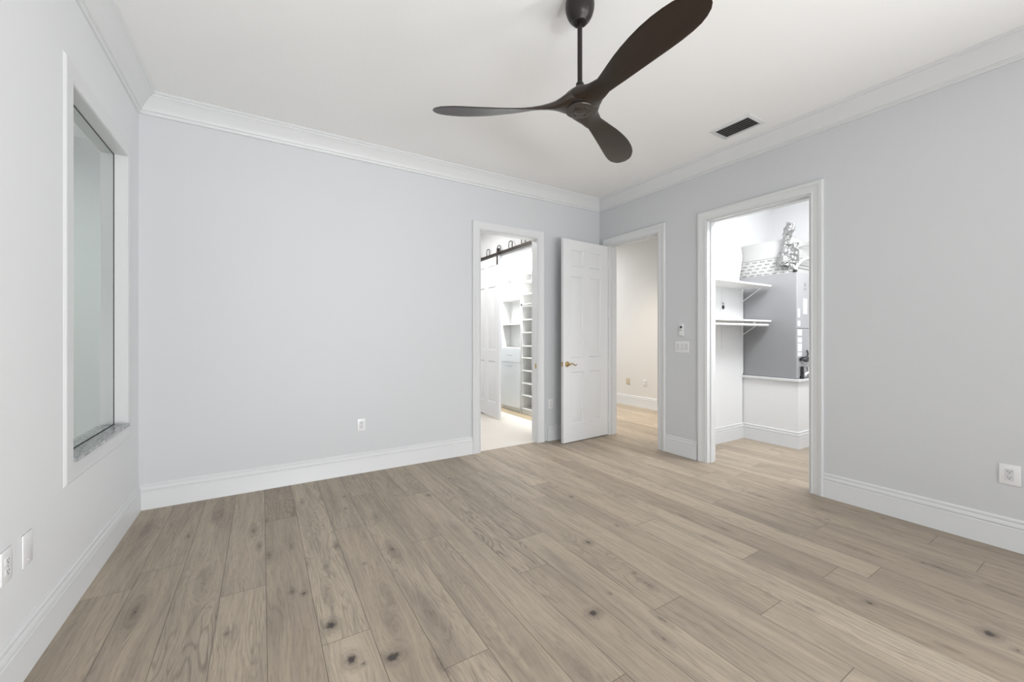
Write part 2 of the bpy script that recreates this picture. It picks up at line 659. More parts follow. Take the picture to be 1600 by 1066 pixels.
for a, b, c, d in zip(pm, pm[1:], pf[1:], pf):
    bm.faces.new((a, d, c, b))
bm.faces.new(([fb[0]] + pb + [fb[1]])[::-1])
for a, b, c, d in zip(pf, pf[1:], pb[1:], pb):
    bm.faces.new((a, d, c, b))
struct('wall_utility_left', bm, M['wall2'], smooth=False, label='white utility closet wall ending in a ragged cut edge')
struct('wall_utility_back', box(6.1, 6.2, 0.7, 3.5, 0, H), M['wall2'])
struct('wall_utility_far', box(5.13, 6.1, 2.92, 3.0, 0, H), M['wall2'])
struct('wall_utility_right', box(XT, 6.2, 0.6, 0.7, 0, H), M['wall2'])
struct('ceiling', box(XT, 6.2, 0.6, 2.92, H, H + 0.1), M['ceil'])
# half-height platform
struct('wall_platform', box(5.145, 6.1, 2.185, 2.92, 0, 0.755), M['wall2'], label='white half-height platform under the grey air handler')
bm = bmesh.new()
bx(bm, 5.118, 6.1, 2.160, 2.92, 0.755, 0.785, bev=0.004)
struct('trim_platform_cap', bm, M['trim'])

# neighbouring room behind the interior window
struct('wall_side_room', box(-3.4, XL - TW, 5.1, 5.2, 0, H), M['sidewall'])
struct('wall_side_room_left', box(-3.5, -3.4, 1.0, 5.2, 0, H), M['sidewall'])
struct('wall_side_room_near', box(-3.4, XL - TW, 1.0, 1.1, 0, H), M['sidewall'])
struct('wall_side_room_right', box(XL - TW, XL - 0.02, YT, 5.2, 0, H), M['sidewall'])
struct('ceiling', box(-3.5, XL - TW, 1.0, 5.2, H, H + 0.1), M['ceil'])
struct('floor', box(-3.5, XL - TW, 1.0, 5.2, -0.06, 0), M['tile'])

# ------------------------------------------------------------------ plank floor
PW, PX0 = 0.1925, 0.017
JOINTS = {-4: [0.9], -3: [2.90], -1: [2.43], 0: [3.245], 1: [1.828], 2: [2.87], 3: [3.395], 4: [2.447], 5: [3.19], 6: [1.826],
          8: [3.39, 1.254], 10: [0.978], 11: [1.881], 12: [1.274], 14: [0.828], 15: [1.82], 16: [1.213], 18: [0.768], -2: [1.2], 7: [0.4], 9: [2.6], 13: [3.2]}
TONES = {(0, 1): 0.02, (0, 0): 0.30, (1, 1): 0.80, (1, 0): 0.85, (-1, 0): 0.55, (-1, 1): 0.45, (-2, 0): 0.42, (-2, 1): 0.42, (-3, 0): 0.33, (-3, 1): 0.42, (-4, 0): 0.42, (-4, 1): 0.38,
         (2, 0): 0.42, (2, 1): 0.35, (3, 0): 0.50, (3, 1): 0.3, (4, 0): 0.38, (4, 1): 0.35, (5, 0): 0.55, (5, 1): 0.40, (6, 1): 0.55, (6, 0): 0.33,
         (15, 1): .3, (16, 0): .2, (16, 1): .3, (17, 0): .25, (17, 1): .2, (18, 0): .12, (18, 1): .22, (19, 0): .15, (19, 1): .1,  # boards by the right wall darkened: dimmer light put into their tone
         (14, 1): .75, (13, 1): .45, (12, 0): .18, (13, 0): .1, (15, 0): .15, (14, 0): .1, (11, 0): .8, (11, 1): .55, (10, 0): .55, (10, 1): .45, (9, 0): .6, (8, 0): .35, (8, 1): .5, (7, 1): .62, (7, 0): .5}  # near boards of the right strips also darkened to imitate light falloff
KNOTS = [(-.502, 2.516, 1.8, 1), (-.65, 3.545, 1.2, 0), (-.401, 3.281, .9, 1), (-.266, 3.603, 2.2, 0), (-.259, 2.62, 2.4, 0), (-.049, 3.143, 1.3, 1),
         (-.015, 2.895, .8, 1), (-.129, 2.122, .55, 2), (.033, 2.748, 1.5, 1), (.129, 2.295, .7, 2), (.177, 2.253, .7, 2), (.215, 2.536, .9, 1),
         (.261, 3.489, 1.0, 1), (.302, 2.451, .9, 1), (.275, 2.177, 1.4, 0), (.257, 1.942, 1.7, 2), (.301, 1.693, 1.5, 2), (.334, 1.646, .6, 2),
         (.387, 2.66, 1.0, 1), (.556, 3.437, .7, 2), (.525, 3.191, .6, 2), (.15, 2.787, .7, 1), (.685, 2.931, 1.1, 1), (.49, 2.365, .5, 2),
         (.443, 1.619, 1.3, 3), (.491, 1.784, 1.8, 0), (.526, 2.031, 1.7, 0), (.664, 2.441, 1.6, 1), (.659, 1.789, 1.5, 0), (1.137, 3.112, .9, 2),
         (1.427, 3.373, .7, 2), (1.716, 1.883, 1.1, 2), (1.299, 1.388, 1.1, 3), (2.088, 2.482, .8, 2), (2.447, 2.801, .8, 1), (.59, 1.493, 1.1, 1),
         (1.091, 2.522, 1.0, 0), (1.036, 1.194, 1.3, 0), (1.706, 1.508, .5, 2), (1.688, 1.405, 1.0, 1), (2.543, 1.783, .8, 1), (2.602, 1.546, 1.0, 1),
         (2.392, 1.471, 1.3, 0), (1.534, 1.197, .9, 1), (2.181, .884, .8, 1), (1.441, 1.115, .8, 1), (1.468, 1.452, .45, 2), (3.351, 1.242, .5, 2),
         (3.377, 1.702, 1.0, 0), (2.032, 1.942, .5, 2), (2.474, .75, .9, 2), (3.167, .718, .8, 2), (3.175, .663, 1.6, 1), (2.656, .398, 1.2, 3),
         (2.611, .318, .6, 2), (3.157, .406, 1.3, 1), (3.031, 1.022, 1.8, 0), (2.395, .471, .6, 1)]


def build_floor():
    rnd = random.Random(11)
    X0, X1 = XL - 0.06, 6.15
    k0 = math.floor((X0 - PX0) / PW)
    k1 = math.ceil((X1 - PX0) / PW)
    V, Fc = [], []
    A = {n: [] for n in ('tone', 'seed', 'kd', 'kw', 'cath', 'ex', 'ey')}
    base = 0
    knots = list(KNOTS)
    for _ in range(60):
        kx, ky = rnd.uniform(3.5, 6.0), rnd.uniform(0.7, 8)
        knots.append((kx, ky, rnd.uniform(.4, 1.1), rnd.choice((0, 1, 2))))
    KA = np.array([(a, b, c * 0.0130, d) for a, b, c, d in knots])
    for k in range(k0, k1):
        xa, xb = PX0 + k * PW, PX0 + (k + 1) * PW
        xa, xb = max(xa, X0), min(xb, X1)
        if xb - xa < 1e-4:
            continue
        ylo = YR - 0.1
        yhi = 4.003 if (xa + xb) / 2 < 3.44 else 8.15
        js = sorted(JOINTS.get(k, []))
        if not js:
            js = [rnd.uniform(0.5, 2.2)]
        while js[0] - ylo > 2.3:
            js.insert(0, js[0] - rnd.uniform(1.9, 2.3))
        while yhi - js[-1] > 2.9:
            js.append(js[-1] + rnd.uniform(1.4, 1.9))
        first = min(range(len(js)), key=lambda i: abs(js[i] - sorted(JOINTS.get(k, js))[0]))
        ys = [ylo] + js + [yhi]
        for si in range(len(ys) - 1):
            ya, yb_ = ys[si], ys[si + 1]
            if yb_ - ya < 0.01:
                continue
            seg = si - first
            near = yb_ > 0.2 and ya < 4.1 and xa < 3.8
            nx = 18 if near else 5
            ny = max(2, int((yb_ - ya) / (0.012 if near else 0.06)))
            gx = np.linspace(xa, xb, nx + 1)
            gy = np.linspace(ya, yb_, ny + 1)
            PXg, PYg = np.meshgrid(gx, gy)
            px, py = PXg.ravel(), PYg.ravel()
            n = px.size
            V.append(np.stack([px, py, np.zeros(n)], 1))
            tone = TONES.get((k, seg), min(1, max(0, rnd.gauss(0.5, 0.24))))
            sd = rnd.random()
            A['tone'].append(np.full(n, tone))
            A['seed'].append(np.full(n, sd))
            c = 0.0
            cathv = np.zeros(n)
            if k == 6 and seg == 1:
                cathv = 1.0 * np.exp(-((py - 2.15) / 0.42) ** 2)
            elif (k, seg) in ((0, 1),):
                cathv = np.full(n, .7)
            elif (k, seg) in ((-2, 0), (-2, 1)):
                cathv = .8 * np.exp(-((py - 2.05) / 0.35) ** 2)
            A['cath'].append(cathv)
            sel = KA[(KA[:, 0] > xa - .005) & (KA[:, 0] < xb + .005) & (KA[:, 1] > ya - .1) & (KA[:, 1] < yb_ + .1)]
            kd = np.full(n, 8.0)
            kwv = np.zeros(n)
            for kx, ky, r, ty in sel:
                st = {0: (0.8, 4.2, 1.25), 1: (0.7, 3.0, 0.50), 2: (0.85, 1.15, 0.0), 3: (1.25, 1.0, -0.25)}[int(ty)]
                dx, dy = (px - kx) / (r * st[0]), (py - ky) / (r * st[1])
                d = np.sqrt(dx * dx + dy * dy) + st[2]
                kd = np.minimum(kd, d)
                g = np.exp(-((px - kx) / (r * 4.2)) ** 2 - ((py - ky) / (r * 9)) ** 2)
                kwv += -np.sign(px - kx + 1e-9) * r * 1.3 * g * np.minimum(1, np.abs(px - kx) / r)
            A['kd'].append(kd)
            A['kw'].append(kwv)
            A['ex'].append(np.minimum(px - (PX0 + k * PW), PX0 + (k + 1) * PW - px))
            A['ey'].append(np.minimum(py - ya, yb_ - py))
            i, j = np.meshgrid(np.arange(nx), np.arange(ny))
            a = (base + j * (nx + 1) + i).ravel()
            Fc.append(np.stack([a, a + 1, a + nx + 2, a + nx + 1], 1))
            base += n
    V = np.concatenate(V).astype(np.float32)
    Fc = np.concatenate(Fc).astype(np.int32)
    me = bpy.data.meshes.new('floor')
    me.vertices.add(len(V))
    me.vertices.foreach_set('co', V.ravel())
    me.loops.add(Fc.size)
    me.loops.foreach_set('vertex_index', Fc.ravel())
    me.polygons.add(len(Fc))
    me.polygons.foreach_set('loop_start', np.arange(0, Fc.size, 4, dtype=np.int32))
    me.update(calc_edges=True)
    for nme, arr in A.items():
        at = me.attributes.new(nme, 'FLOAT', 'POINT')
        at.data.foreach_set('value', np.concatenate(arr).astype(np.float32))
    me.materials.append(M['floor'])
    o = bpy.data.objects.new('floor', me)
    C.objects.link(o)
    o['kind'] = 'structure'
    o['label'] = 'grey brown oak plank floor with knots running towards the back wall'
    return o


build_floor()
struct('trim_doorway_threshold', box(D1[0], D1[1], 3.985, 4.004, -0.01, 0.0015), M['tile'])

# ------------------------------------------------------------------ baseboards, crown, casings
BB = [(0, 0), (0.019, 0), (0.019, 0.006), (0.017, 0.012), (0.017, 0.128), (0.0165, 0.131), (0.0125, 0.134), (0.0125, 0.139), (0.016, 0.143), (0.016, 0.150), (0.011, 0.162),
      (0.0085, 0.166), (0.0085, 0.170), (0.0105, 0.173), (0.010, 0.181), (0.004, 0.189), (0, 0.190)]


def baseboard(name, pts, side=1):
    bm = bmesh.new()
    sweep(bm, [(x, y, 0) for x, y in pts], BB, (0, 0, 1), side=side)
    return struct(name, bm, M['trim'])


CW = 0.090   # casing width
baseboard('baseboard_left', [(XL, YB), (XL, YR)])
baseboard('baseboard_back', [(D1[0] - CW, YB), (XL, YB)])
baseboard('baseboard_back', [(XR, YB), (D1[1] + CW + .058, YB)])
baseboard('baseboard_right', [(XR, D3[1] + .105), (XR, D2[0] - .085)])
baseboard('baseboard_right', [(XR, YR), (XR, D3[0] - .087)])
bm = bmesh.new()
for yy in (-3.0, -1.825, -.65):
    bx(bm, XR + .03, XR + .09, yy, yy + .05, .30, 2.45)
bx(bm, XR + .03, XR + .09, -2.95, -.65, .30, .35)
bx(bm, XR + .03, XR + .09, -2.95, -.65, 2.40, 2.45)
struct('window_3', bm, M['trim'], smooth=False)
baseboard('baseboard_hall', [(5.75, 2.93), (5.75, 8.1)])
baseboard('baseboard_utility', [(5.145, 2.80), (XT, 2.80)])
baseboard('baseboard_utility', [(6.1, 2.185), (5.145, 2.185), (5.145, 2.80)], side=1)

CR = [(0, -0.143), (0.010, -0.143), (0.014, -0.139), (0.014, -0.130), (0.010, -0.127), (0.013, -0.120), (0.022, -0.116), (0.026, -0.106),
      (0.040, -0.085), (0.060, -0.058), (0.080, -0.036), (0.094, -0.026), (0.096, -0.019), (0.104, -0.016), (0.108, -0.010), (0.112, -0.008), (0.112, 0.0), (0, 0)]
bm = bmesh.new()
sweep(bm, [(XL, YR, H), (XR, YR, H), (XR, YB, H), (XL, YB, H)], CR, (0, 0, 1), closed=True)
struct('trim_crown', bm, M['trim'], label='white crown moulding around the bedroom ceiling')

CP = [(0, 0), (0, 0.012), (0.004, 0.016), (0.014, 0.017), (0.018, 0.0145), (0.040, 0.0165), (0.058, 0.0195), (0.064, 0.0235), (0.084, 0.0245), (0.090, 0.020), (0.090, 0)]


def casing(name, P, u0, u1, ztop, axis, n, mat=None, wl=1.0, wr=1.0):
    """P = plane coordinate; n=+1/-1 direction the casing faces. open at the bottom"""
    bm = bmesh.new()
    def p(u, z):
        return (P, u, z) if axis == 'X' else (u, P, z)
    nv = (n, 0, 0) if axis == 'X' else (0, n, 0)
    pts = [p(u0, 0.0), p(u0, ztop), p(u1, ztop), p(u1, 0.0)]
    # choose side so the profile grows away from the opening
    d = Vector(pts[1]) - Vector(pts[0])
    l = Vector(nv).cross(d)
    out = Vector(p(u0 - 1, 0)) - Vector(p(u0, 0))
    side = 1 if l.dot(out) > 0 else -1
    sweep(bm, pts, CP, nv, side=side)
    return struct(name, bm, mat or M['trim'])


casing('trim_1', YB, D1[0] - .003, D1[1] + .003, D1[3] + .003, 'Y', -1)
casing('trim_2', XR, D2[0] - .003, D2[1] + .003, D2[3] + .003, 'X', -1)
casing('trim_3', XR, D3[0] - .003, D3[1] + .003, D3[3] + .003, 'X', -1)
casing('trim_4', XT, D2[0] - .003, D2[1] + .003, D2[3] + .003, 'X', 1)


def jamb(name, axis, c0, c1, u0, u1, ztop, stop=None):
    t = 0.018
    bm = bmesh.new()
    if axis == 'X':
        bx(bm, c0, c1, u0 - .001, u0 + t - .012, 0, ztop)
        bx(bm, c0, c1, u1 - t + .012, u1 + .001, 0, ztop)
        bx(bm, c0, c1, u0 + t - .012, u1 - t + .012, ztop - .006, ztop + .001)
        if stop:
            a, b = stop
            bx(bm, a, b, u0 + .006, u0 + .018, 0, ztop - .018)
            bx(bm, a, b, u1 - .018, u1 - .006, 0, ztop - .018)
            bx(bm, a, b, u0 + .006, u1 - .006, ztop - .018, ztop - .006)
    else:
        bx(bm, u0 - .001, u0 + t - .012, c0, c1, 0, ztop)
        bx(bm, u1 - t + .012, u1 + .001, c0, c1, 0, ztop)
        bx(bm, u0 + t - .012, u1 - t + .012, c0, c1, ztop - .006, ztop + .001)
        if stop:
            a, b = stop
            bx(bm, u0 + .006, u0 + .018, a, b, 0, ztop - .018)
            bx(bm, u1 - .018, u1 - .006, a, b, 0, ztop - .018)
            bx(bm, u0 + .006, u1 - .006, a, b, ztop - .018, ztop - .006)
    return struct(name, bm, M['trim'], smooth=False)


jamb('trim_5', 'Y', YB - .012, YT + .004, D1[0], D1[1], D1[3])
jamb('trim_6', 'X', XR - .012, XT + .012, D2[0], D2[1], D2[3], stop=(XR + .04, XR + .075))
jamb('trim_7', 'X', XR - .012, XT + .012, D3[0], D3[1], D3[3], stop=(XR + .04, XR + .075))

# strike plates
o = obj('strike_plate', box(D1[1] - .0075, D1[1] - .0055, YB + .008, YB + .034, 1.055 - .17, 1.115 - .17, bev=.0005), M['brass'])
tag(o, 'small metal strike plate on the right jamb of the closet doorway', 'strike plate')
o = obj('strike_plate', box(XR + .008, XR + .036, D2[0] + .0055, D2[0] + .0075, 0.90, 0.965, bev=.0005), M['brass'])
tag(o, 'small metal strike plate on the hall doorway jamb across from the open door', 'strike plate')

# ------------------------------------------------------------------ interior window
wroot = struct('window_1', slab_holes('X', XL - .0665, XL - .0615, WN[0], WN[1], WN[2], WN[3], []), M['glass'])
wroot['label'] = 'tall interior window pane recessed in the left wall'
bm = bmesh.new()
pts = [(XL, WN[0], WN[2]), (XL, WN[0], WN[3]), (XL, WN[1], WN[3]), (XL, WN[1], WN[2])]
WCP = [(0, 0), (0, 0.006), (0.003, 0.008), (0.060, 0.008), (0.066, 0.0095), (0.084, 0.0095), (0.0945, 0.002), (0.0945, 0)]
d = Vector(pts[1]) - Vector(pts[0])
side = 1 if Vector((1, 0, 0)).cross(d).dot(Vector((0, -1, 0))) > 0 else -1
sweep(bm, pts, WCP, (1, 0, 0), closed=True, side=side)
obj('window_casing', bm, M['trim'], wroot)
bm = bmesh.new()
e = .006
bx(bm, XL - TW - .005, XL - .0665, WN[0], WN[0] + e, WN[2], WN[3])
bx(bm, XL - .0615, XL + .002, WN[0], WN[0] + e, WN[2], WN[3])
bx(bm, XL - TW - .005, XL - .0665, WN[1] - e, WN[1], WN[2], WN[3])
bx(bm, XL - .0615, XL + .002, WN[1] - e, WN[1], WN[2], WN[3])
bx(bm, XL - TW - .005, XL - .0665, WN[0] + e, WN[1] - e, WN[3] - e, WN[3])
bx(bm, XL - .0615, XL + .002, WN[0] + e, WN[1] - e, WN[3] - e, WN[3])
obj('window_reveal', bm, M['trim'], wroot, smooth=False)
bm = bmesh.new()
bx(bm, XL - TW - .012, XL - .0665, WN[0] + e, WN[1] - e, WN[2] - .004, WN[2] + .014, bev=.002)
bx(bm, XL - .0615, XL + .019, WN[0] + e, WN[1] - e, WN[2] - .004, WN[2] + .014, bev=.002)
s = obj('window_sill', bm, M['marble'], wroot)
s['label'] = 'grey veined marble sill'
bm = bmesh.new()
g = .0022
for xx in (XL - .0685, XL - .0615):
    bx(bm, xx, xx + .002, WN[0] + e, WN[0] + e + g, WN[2] + .014, WN[3] - e)
    bx(bm, xx, xx + .002, WN[1] - e - g, WN[1] - e, WN[2] + .014, WN[3] - e)
    bx(bm, xx, xx + .002, WN[0] + e, WN[1] - e, WN[3] - e - g * 1.5, WN[3] - e)
    bx(bm, xx, xx + .002, WN[0] + e, WN[1] - e, WN[2] + .014, WN[2] + .014 + g * 2)
s = obj('glazing_gasket', bm, M['gap'], wroot, smooth=False)
s['label'] = 'dark seal line around the glass'

# glazed openings behind the viewpoint
for nm, (a, b, z0, z1), nmul in (('window_2', RW, 3),):
    bm = bmesh.new()
    t = .05
    bx(bm, a, b, YR - .10, YR - .04, z0, z0 + t)
    bx(bm, a, b, YR - .10, YR - .04, z1 - t, z1)
    for i in range(nmul + 1):
        x = a + (b - a - t) * i / nmul
        bx(bm, x, x + t, YR - .10, YR - .04, z0 + t, z1 - t)
    struct(nm, bm, M['trim'], smooth=False)


# ------------------------------------------------------------------ panelled door leaf
def panel_leaf(W, Hh, T, cols, rows, sink=.013):
    """leaf from x=0..W, z=0..Hh, thickness y 0..T, raised panels on both faces"""
    bm = bmesh.new()
    xs = sorted({0, W} | {v for c in cols for v in c})
    zs = sorted({0, Hh} | {v for r in rows for v in r})
    for face, sgn in ((0.0, 1), (T, -1)):
        for i in range(len(xs) - 1):
            for j in range(len(zs) - 1):
                x0, x1, z0, z1 = xs[i], xs[i + 1], zs[j], zs[j + 1]
                isp = any(abs(c[0] - x0) < 1e-6 and abs(c[1] - x1) < 1e-6 for c in cols) and \
                    any(abs(r[0] - z0) < 1e-6 and abs(r[1] - z1) < 1e-6 for r in rows)
                if not isp:
                    bm.faces.new([bm.verts.new(p) for p in ((x0, face, z0), (x1, face, z0), (x1, face, z1), (x0, face, z1))])
                else:
                    rings = []
                    for ins, dep in ((0, 0), (.003, .007), (.010, sink), (.018, sink), (.044, .003), (.047, .002)):
                        rings.append([bm.verts.new(p) for p in ((x0 + ins, face + sgn * dep, z0 + ins), (x1 - ins, face + sgn * dep, z0 + ins),
                                                               (x1 - ins, face + sgn * dep, z1 - ins), (x0 + ins, face + sgn * dep, z1 - ins))])
                    for a, b in zip(rings, rings[1:]):
                        for k in range(4):
                            bm.faces.new((a[k], a[(k + 1) % 4], b[(k + 1) % 4], b[k]))
                    bm.faces.new(rings[-1])
    for x in (0, W):
        bm.faces.new([bm.verts.new(p) for p in ((x, 0, 0), (x, T, 0), (x, T, Hh), (x, 0, Hh))])
    for z in (0, Hh):
        bm.faces.new([bm.verts.new(p) for p in ((0, 0, z), (W, 0, z), (W, T, z), (0, T, z))])
    bmesh.ops.remove_doubles(bm, verts=bm.verts[:], dist=1e-5)
    return bm


LW, LH, LT = 0.772, 2.420, 0.036
ROWS = [(0.205, 0.835), (1.005, 1.985), (2.105, 2.300)]
door = thing('door_1', None, None, (3.788, 3.786, 0.008), math.pi + math.radians(3.8))
door['kind'] = 'structure'
door['label'] = 'white six-panel door standing open against the back wall'
leaf = obj('door_leaf', panel_leaf(LW, LH, LT, [(.125, .338), (.434, .647)], ROWS), M['door'], door)
leaf.scale = (1, -1, 1)
leaf.data.flip_normals()


def lever(sgn):
    bm = bmesh.new()
    lathe(bm, [(0.0, 0), (.033, 0), (.033, .004), (.029, .009), (.018, .011), (.013, .014), (.011, .020), (.011, .040), (.013, .044), (.013, .052), (.009, .056), (0, .057)], 28, axis='Y')
    pts, rr = [], []
    for k in range(15):
        u = k / 14
        x = -u * 0.108
        z = 0.012 * math.sin(u * math.pi * 2.0) * (0.5 + u) - (0.0 if u < .85 else (u - .85) * .05)
        pts.append((x, 0.047 + .006 * math.sin(u * 3), z))
        rr.append(.0088 - .0035 * u + (.0025 if k == 14 else 0))
    tube(bm, pts, rr, 12)
    bmesh.ops.transform(bm, matrix=Matrix.Diagonal((1, sgn, 1, 1)), verts=bm.verts[:])
    return bm


hb = obj('door_handle', lever(1), M['brass'], door, loc=(LW - .062, 0, .932))
hb['label'] = 'brass lever handle with round rose'
hb.data.transform(Matrix.Identity(4))
hb2 = obj('door_handle', lever(-1), M['brass'], door, loc=(LW - .062, -LT, .932))
lb = obj('latch_plate', box(LW - .0005, LW + .0015, -.031, -.005, .905, .960, bev=.0004), M['brass'], door)
bm = bmesh.new()
bx(bm, LW, LW + .010, -.026, -.010, .924, .940, bev=.003)
obj('latch_bolt', bm, M['brass'], lb)
for z in (.20, .90, 1.55, 2.20):
    bm = bmesh.new()
    tube(bm, [(-.004, .006, z - .05), (-.004, .006, z + .05)], .0062, 12)
    tube(bm, [(-.004, .006, z + .05), (-.004, .006, z + .056)], [.004, .002], 10)
    bx(bm, -.0015, 0, -.03, .004, z - .05, z + .05)
    obj('hinge', bm, M['door'], door)

# ------------------------------------------------------------------ outlets and switches
# local frame: plate lies in XZ, faces -Y, centre at origin


def round_plate(w_, h_, d_, b=.004):
    bm = bmesh.new()
    bx(bm, -w_ / 2, w_ / 2, -d_, 0, -h_ / 2, h_ / 2, bev=min(b, d_ * .6), seg=3)
    return bm


def slot_shape(bm, cx, cz, y=-.0075):
    bx(bm, cx - .0075, cx - .0052, y - .0004, y + .001, cz - .0005, cz + .0085)
    bx(bm, cx + .0052, cx + .0075, y - .0004, y + .001, cz + .0005, cz + .0080)
    lathe(bm, [(0, y - .0004), (.0027, y - .0004), (.0027, y + .001), (0, y + .001)], 12, (cx, 0, cz - .0065), 'Y')


def outlet(label, loc, rz, w_=.074, h_=.118, plate_mat='plastic', decor=False, group=None):
    t = thing('wall_outlet', label, 'outlet', loc, rz, group)
    obj('cover_plate', round_plate(w_, h_, .006), M[plate_mat], t)
    if decor:
        bm = bmesh.new()
        bx(bm, -.0175, .0175, -.0075, -.003, -.034, .034, bev=.0012)
        rec = obj('receptacle', bm, M['plastic2'], t)
        bm = bmesh.new()
        slot_shape(bm, 0, .017)
        slot_shape(bm, 0, -.017)
        s = obj('socket_slots', bm, M['slot'], rec)
    else:
        for zc in (.0195, -.0195):
            bm = bmesh.new()
            bx(bm, -.0165, .0165, -.0075, -.003, zc - .0135, zc + .0135, bev=.004, seg=2)
            rec = obj('receptacle', bm, M[plate_mat], t)
            bm = bmesh.new()
            slot_shape(bm, 0, zc)
            s = obj('socket_slots', bm, M['slot'], rec)
        bm = bmesh.new()
        lathe(bm, [(0, -.0075), (.0028, -.0070), (.0032, -.0055), (0, -.0055)], 12, (0, 0, 0), 'Y')
        obj('screw', bm, M['nickel'], t)
    return t


RZL, RZR = math.pi / 2, -math.pi / 2
outlet('white duplex outlet alone in the middle of the back wall', (.788, YB, .447), 0, decor=True)
outlet('white duplex outlet on the back wall between the left doorway and the open door', (2.995, YB, .447), 0)
outlet('white duplex outlet at the left edge of the view on the left wall', (XL, 2.148, .467), RZL)
outlet('wide white outlet low on the right wall at the right edge of the view', (XR, .494, .447), RZR, w_=.085, h_=.122, decor=True)
outlet('white duplex outlet on the hall wall, right of the beige one', (5.75, 4.838, .440), RZR)
outlet('beige plate on the hall wall seen through the open doorway', (5.75, 5.228, .440), RZR, w_=.095, h_=.118, plate_mat='beige', decor=False)

t = thing('blank_plate', 'blank white cover plate low on the left wall right of the outlet', 'cover plate', (XL, 2.298, .462), RZL)
obj('cover_plate', round_plate(.076, .125, .006), M['plastic'], t)
for z in (.042, -.042):
    bm = bmesh.new()
    lathe(bm, [(0, -.0075), (.0028, -.0070), (.0032, -.0055), (0, -.0055)], 12, (0, 0, z), 'Y')
    obj('screw', bm, M['plastic'], t)

# dark round receptacle in the utility closet
t = thing('dryer_outlet', 'small square outlet with dark face on the white utility closet wall between shelves', 'outlet', (4.698, 2.80, 1.632), 0)
obj('cover_plate', round_plate(.085, .115, .006), M['plastic'], t)
bm = bmesh.new()
lathe(bm, [(0, -.010), (.024, -.010), (.026, -.007), (.026, -.004), (0, -.004)], 24, (0, 0, -.012), 'Y')
obj('receptacle', bm, M['slot'], t)
bm = bmesh.new()
bx(bm, -.018, -.004, -.0085, -.005, .024, .040)
bx(bm, .004, .018, -.0085, -.005, .024, .040)
obj('indicator', bm, M['grey'], t)

# switch plate
t = thing('light_switch', 'wide white multi-gang switch plate between the two right doorways', 'switch', (XR, 2.710, 1.160), RZR)
obj('cover_plate', round_plate(.172, .120, .0065), M['plastic'], t)
for k, x in enumerate((-.052, 0.004, .052)):
    bm = bmesh.new()
    if k == 0:
        for zz in (.022, 0, -.022):
            bx(bm, x - .016, x + .016, -.0088, -.004, zz - .009, zz + .009, bev=.0012)
        obj('switch_button', bm, M['plastic2'], t)
    else:
        bx(bm, x - .0165, x + .0165, -.0085, -.004, -.033, .033, bev=.0012)
        rk = obj('rocker', bm, M['plastic2'], t)
        bm = bmesh.new()
        bx(bm, x - .0045, x + .0045, -.0095, -.008, -.010, .010, bev=.001)
        obj('rocker_toggle', bm, M['plastic'], rk)

# fan remote in its holder
t = thing('fan_remote', 'white fan remote in a wall holder above the switch plate', 'remote', (XR, 2.715, 1.343), RZR)
bm = bmesh.new()
bx(bm, -.026, .026, -.004, 0, -.066, .066, bev=.002)
bx(bm, -.026, .026, -.020, -.004, -.066, -.022, bev=.003, seg=2)
obj('holder', bm, M['plastic'], t)
bm = bmesh.new()
bx(bm, -.021, .021, -.017, -.0045, -.058, .060, bev=.004, seg=2)
rm = obj('remote_body', bm, M['plastic'], t)
bm = bmesh.new()
lathe(bm, [(0, -.0195), (.013, -.0195), (.0145, -.018), (.0145, -.016), (0, -.016)], 24, (0, 0, .026), 'Y')
obj('round_button', bm, M['slot'], rm)
for i in range(3):
    for j in range(2):
        obj('small_button', box(-.014 + i * .0105, -.007 + i * .0105, -.0185, -.016, -.004 - j * .009, .002 - j * .009, bev=.0008), M['grey'], rm)
for i in range(2):
    obj('small_button', box(-.012 + i * .015, -.004 + i * .015, -.0185, -.016, .047, .053, bev=.0008), M['grey'], rm)

# ------------------------------------------------------------------ ceiling vent
VX0, VX1, VY0, VY1 = 3.300, 3.552, 1.744, 2.092
vent = thing('ceiling_vent', 'white rectangular air vent with dark louvres in the ceiling', 'vent', ((VX0 + VX1) / 2, (VY0 + VY1) / 2, H))
hx, hy = (VX1 - VX0) / 2, (VY1 - VY0) / 2
bm = bmesh.new()
VP = [(0, 0), (0.0, -.010), (.003, -.0115), (.024, -.008), (.032, -.003), (.032, 0)]
sweep(bm, [(-hx + .032, -hy + .032, 0), (-hx + .032, hy - .032, 0), (hx - .032, hy - .032, 0), (hx - .032, -hy + .032, 0)], VP, (0, 0, 1), closed=True, side=1)
obj('vent_frame', bm, M['trim'], vent)
obj('vent_backing', box(-hx + .032, hx - .032, -hy + .032, hy - .032, -.0012, -.0004), M['vent_dark'], vent)
ns = 6
for k in range(ns):
    x = -hx + .032 + (k + .5) * (2 * hx - .064) / ns
    bm = bmesh.new()
    bx(bm, -.0085, .0085, -hy + .033, hy - .033, -.0007, .0007, mat=Matrix.Translation((x, 0, -.0072)) @ Matrix.Rotation(math.radians(-24), 4, 'Y'))
    obj('vent_slat', bm, M['vent_slat'], vent, smooth=False)

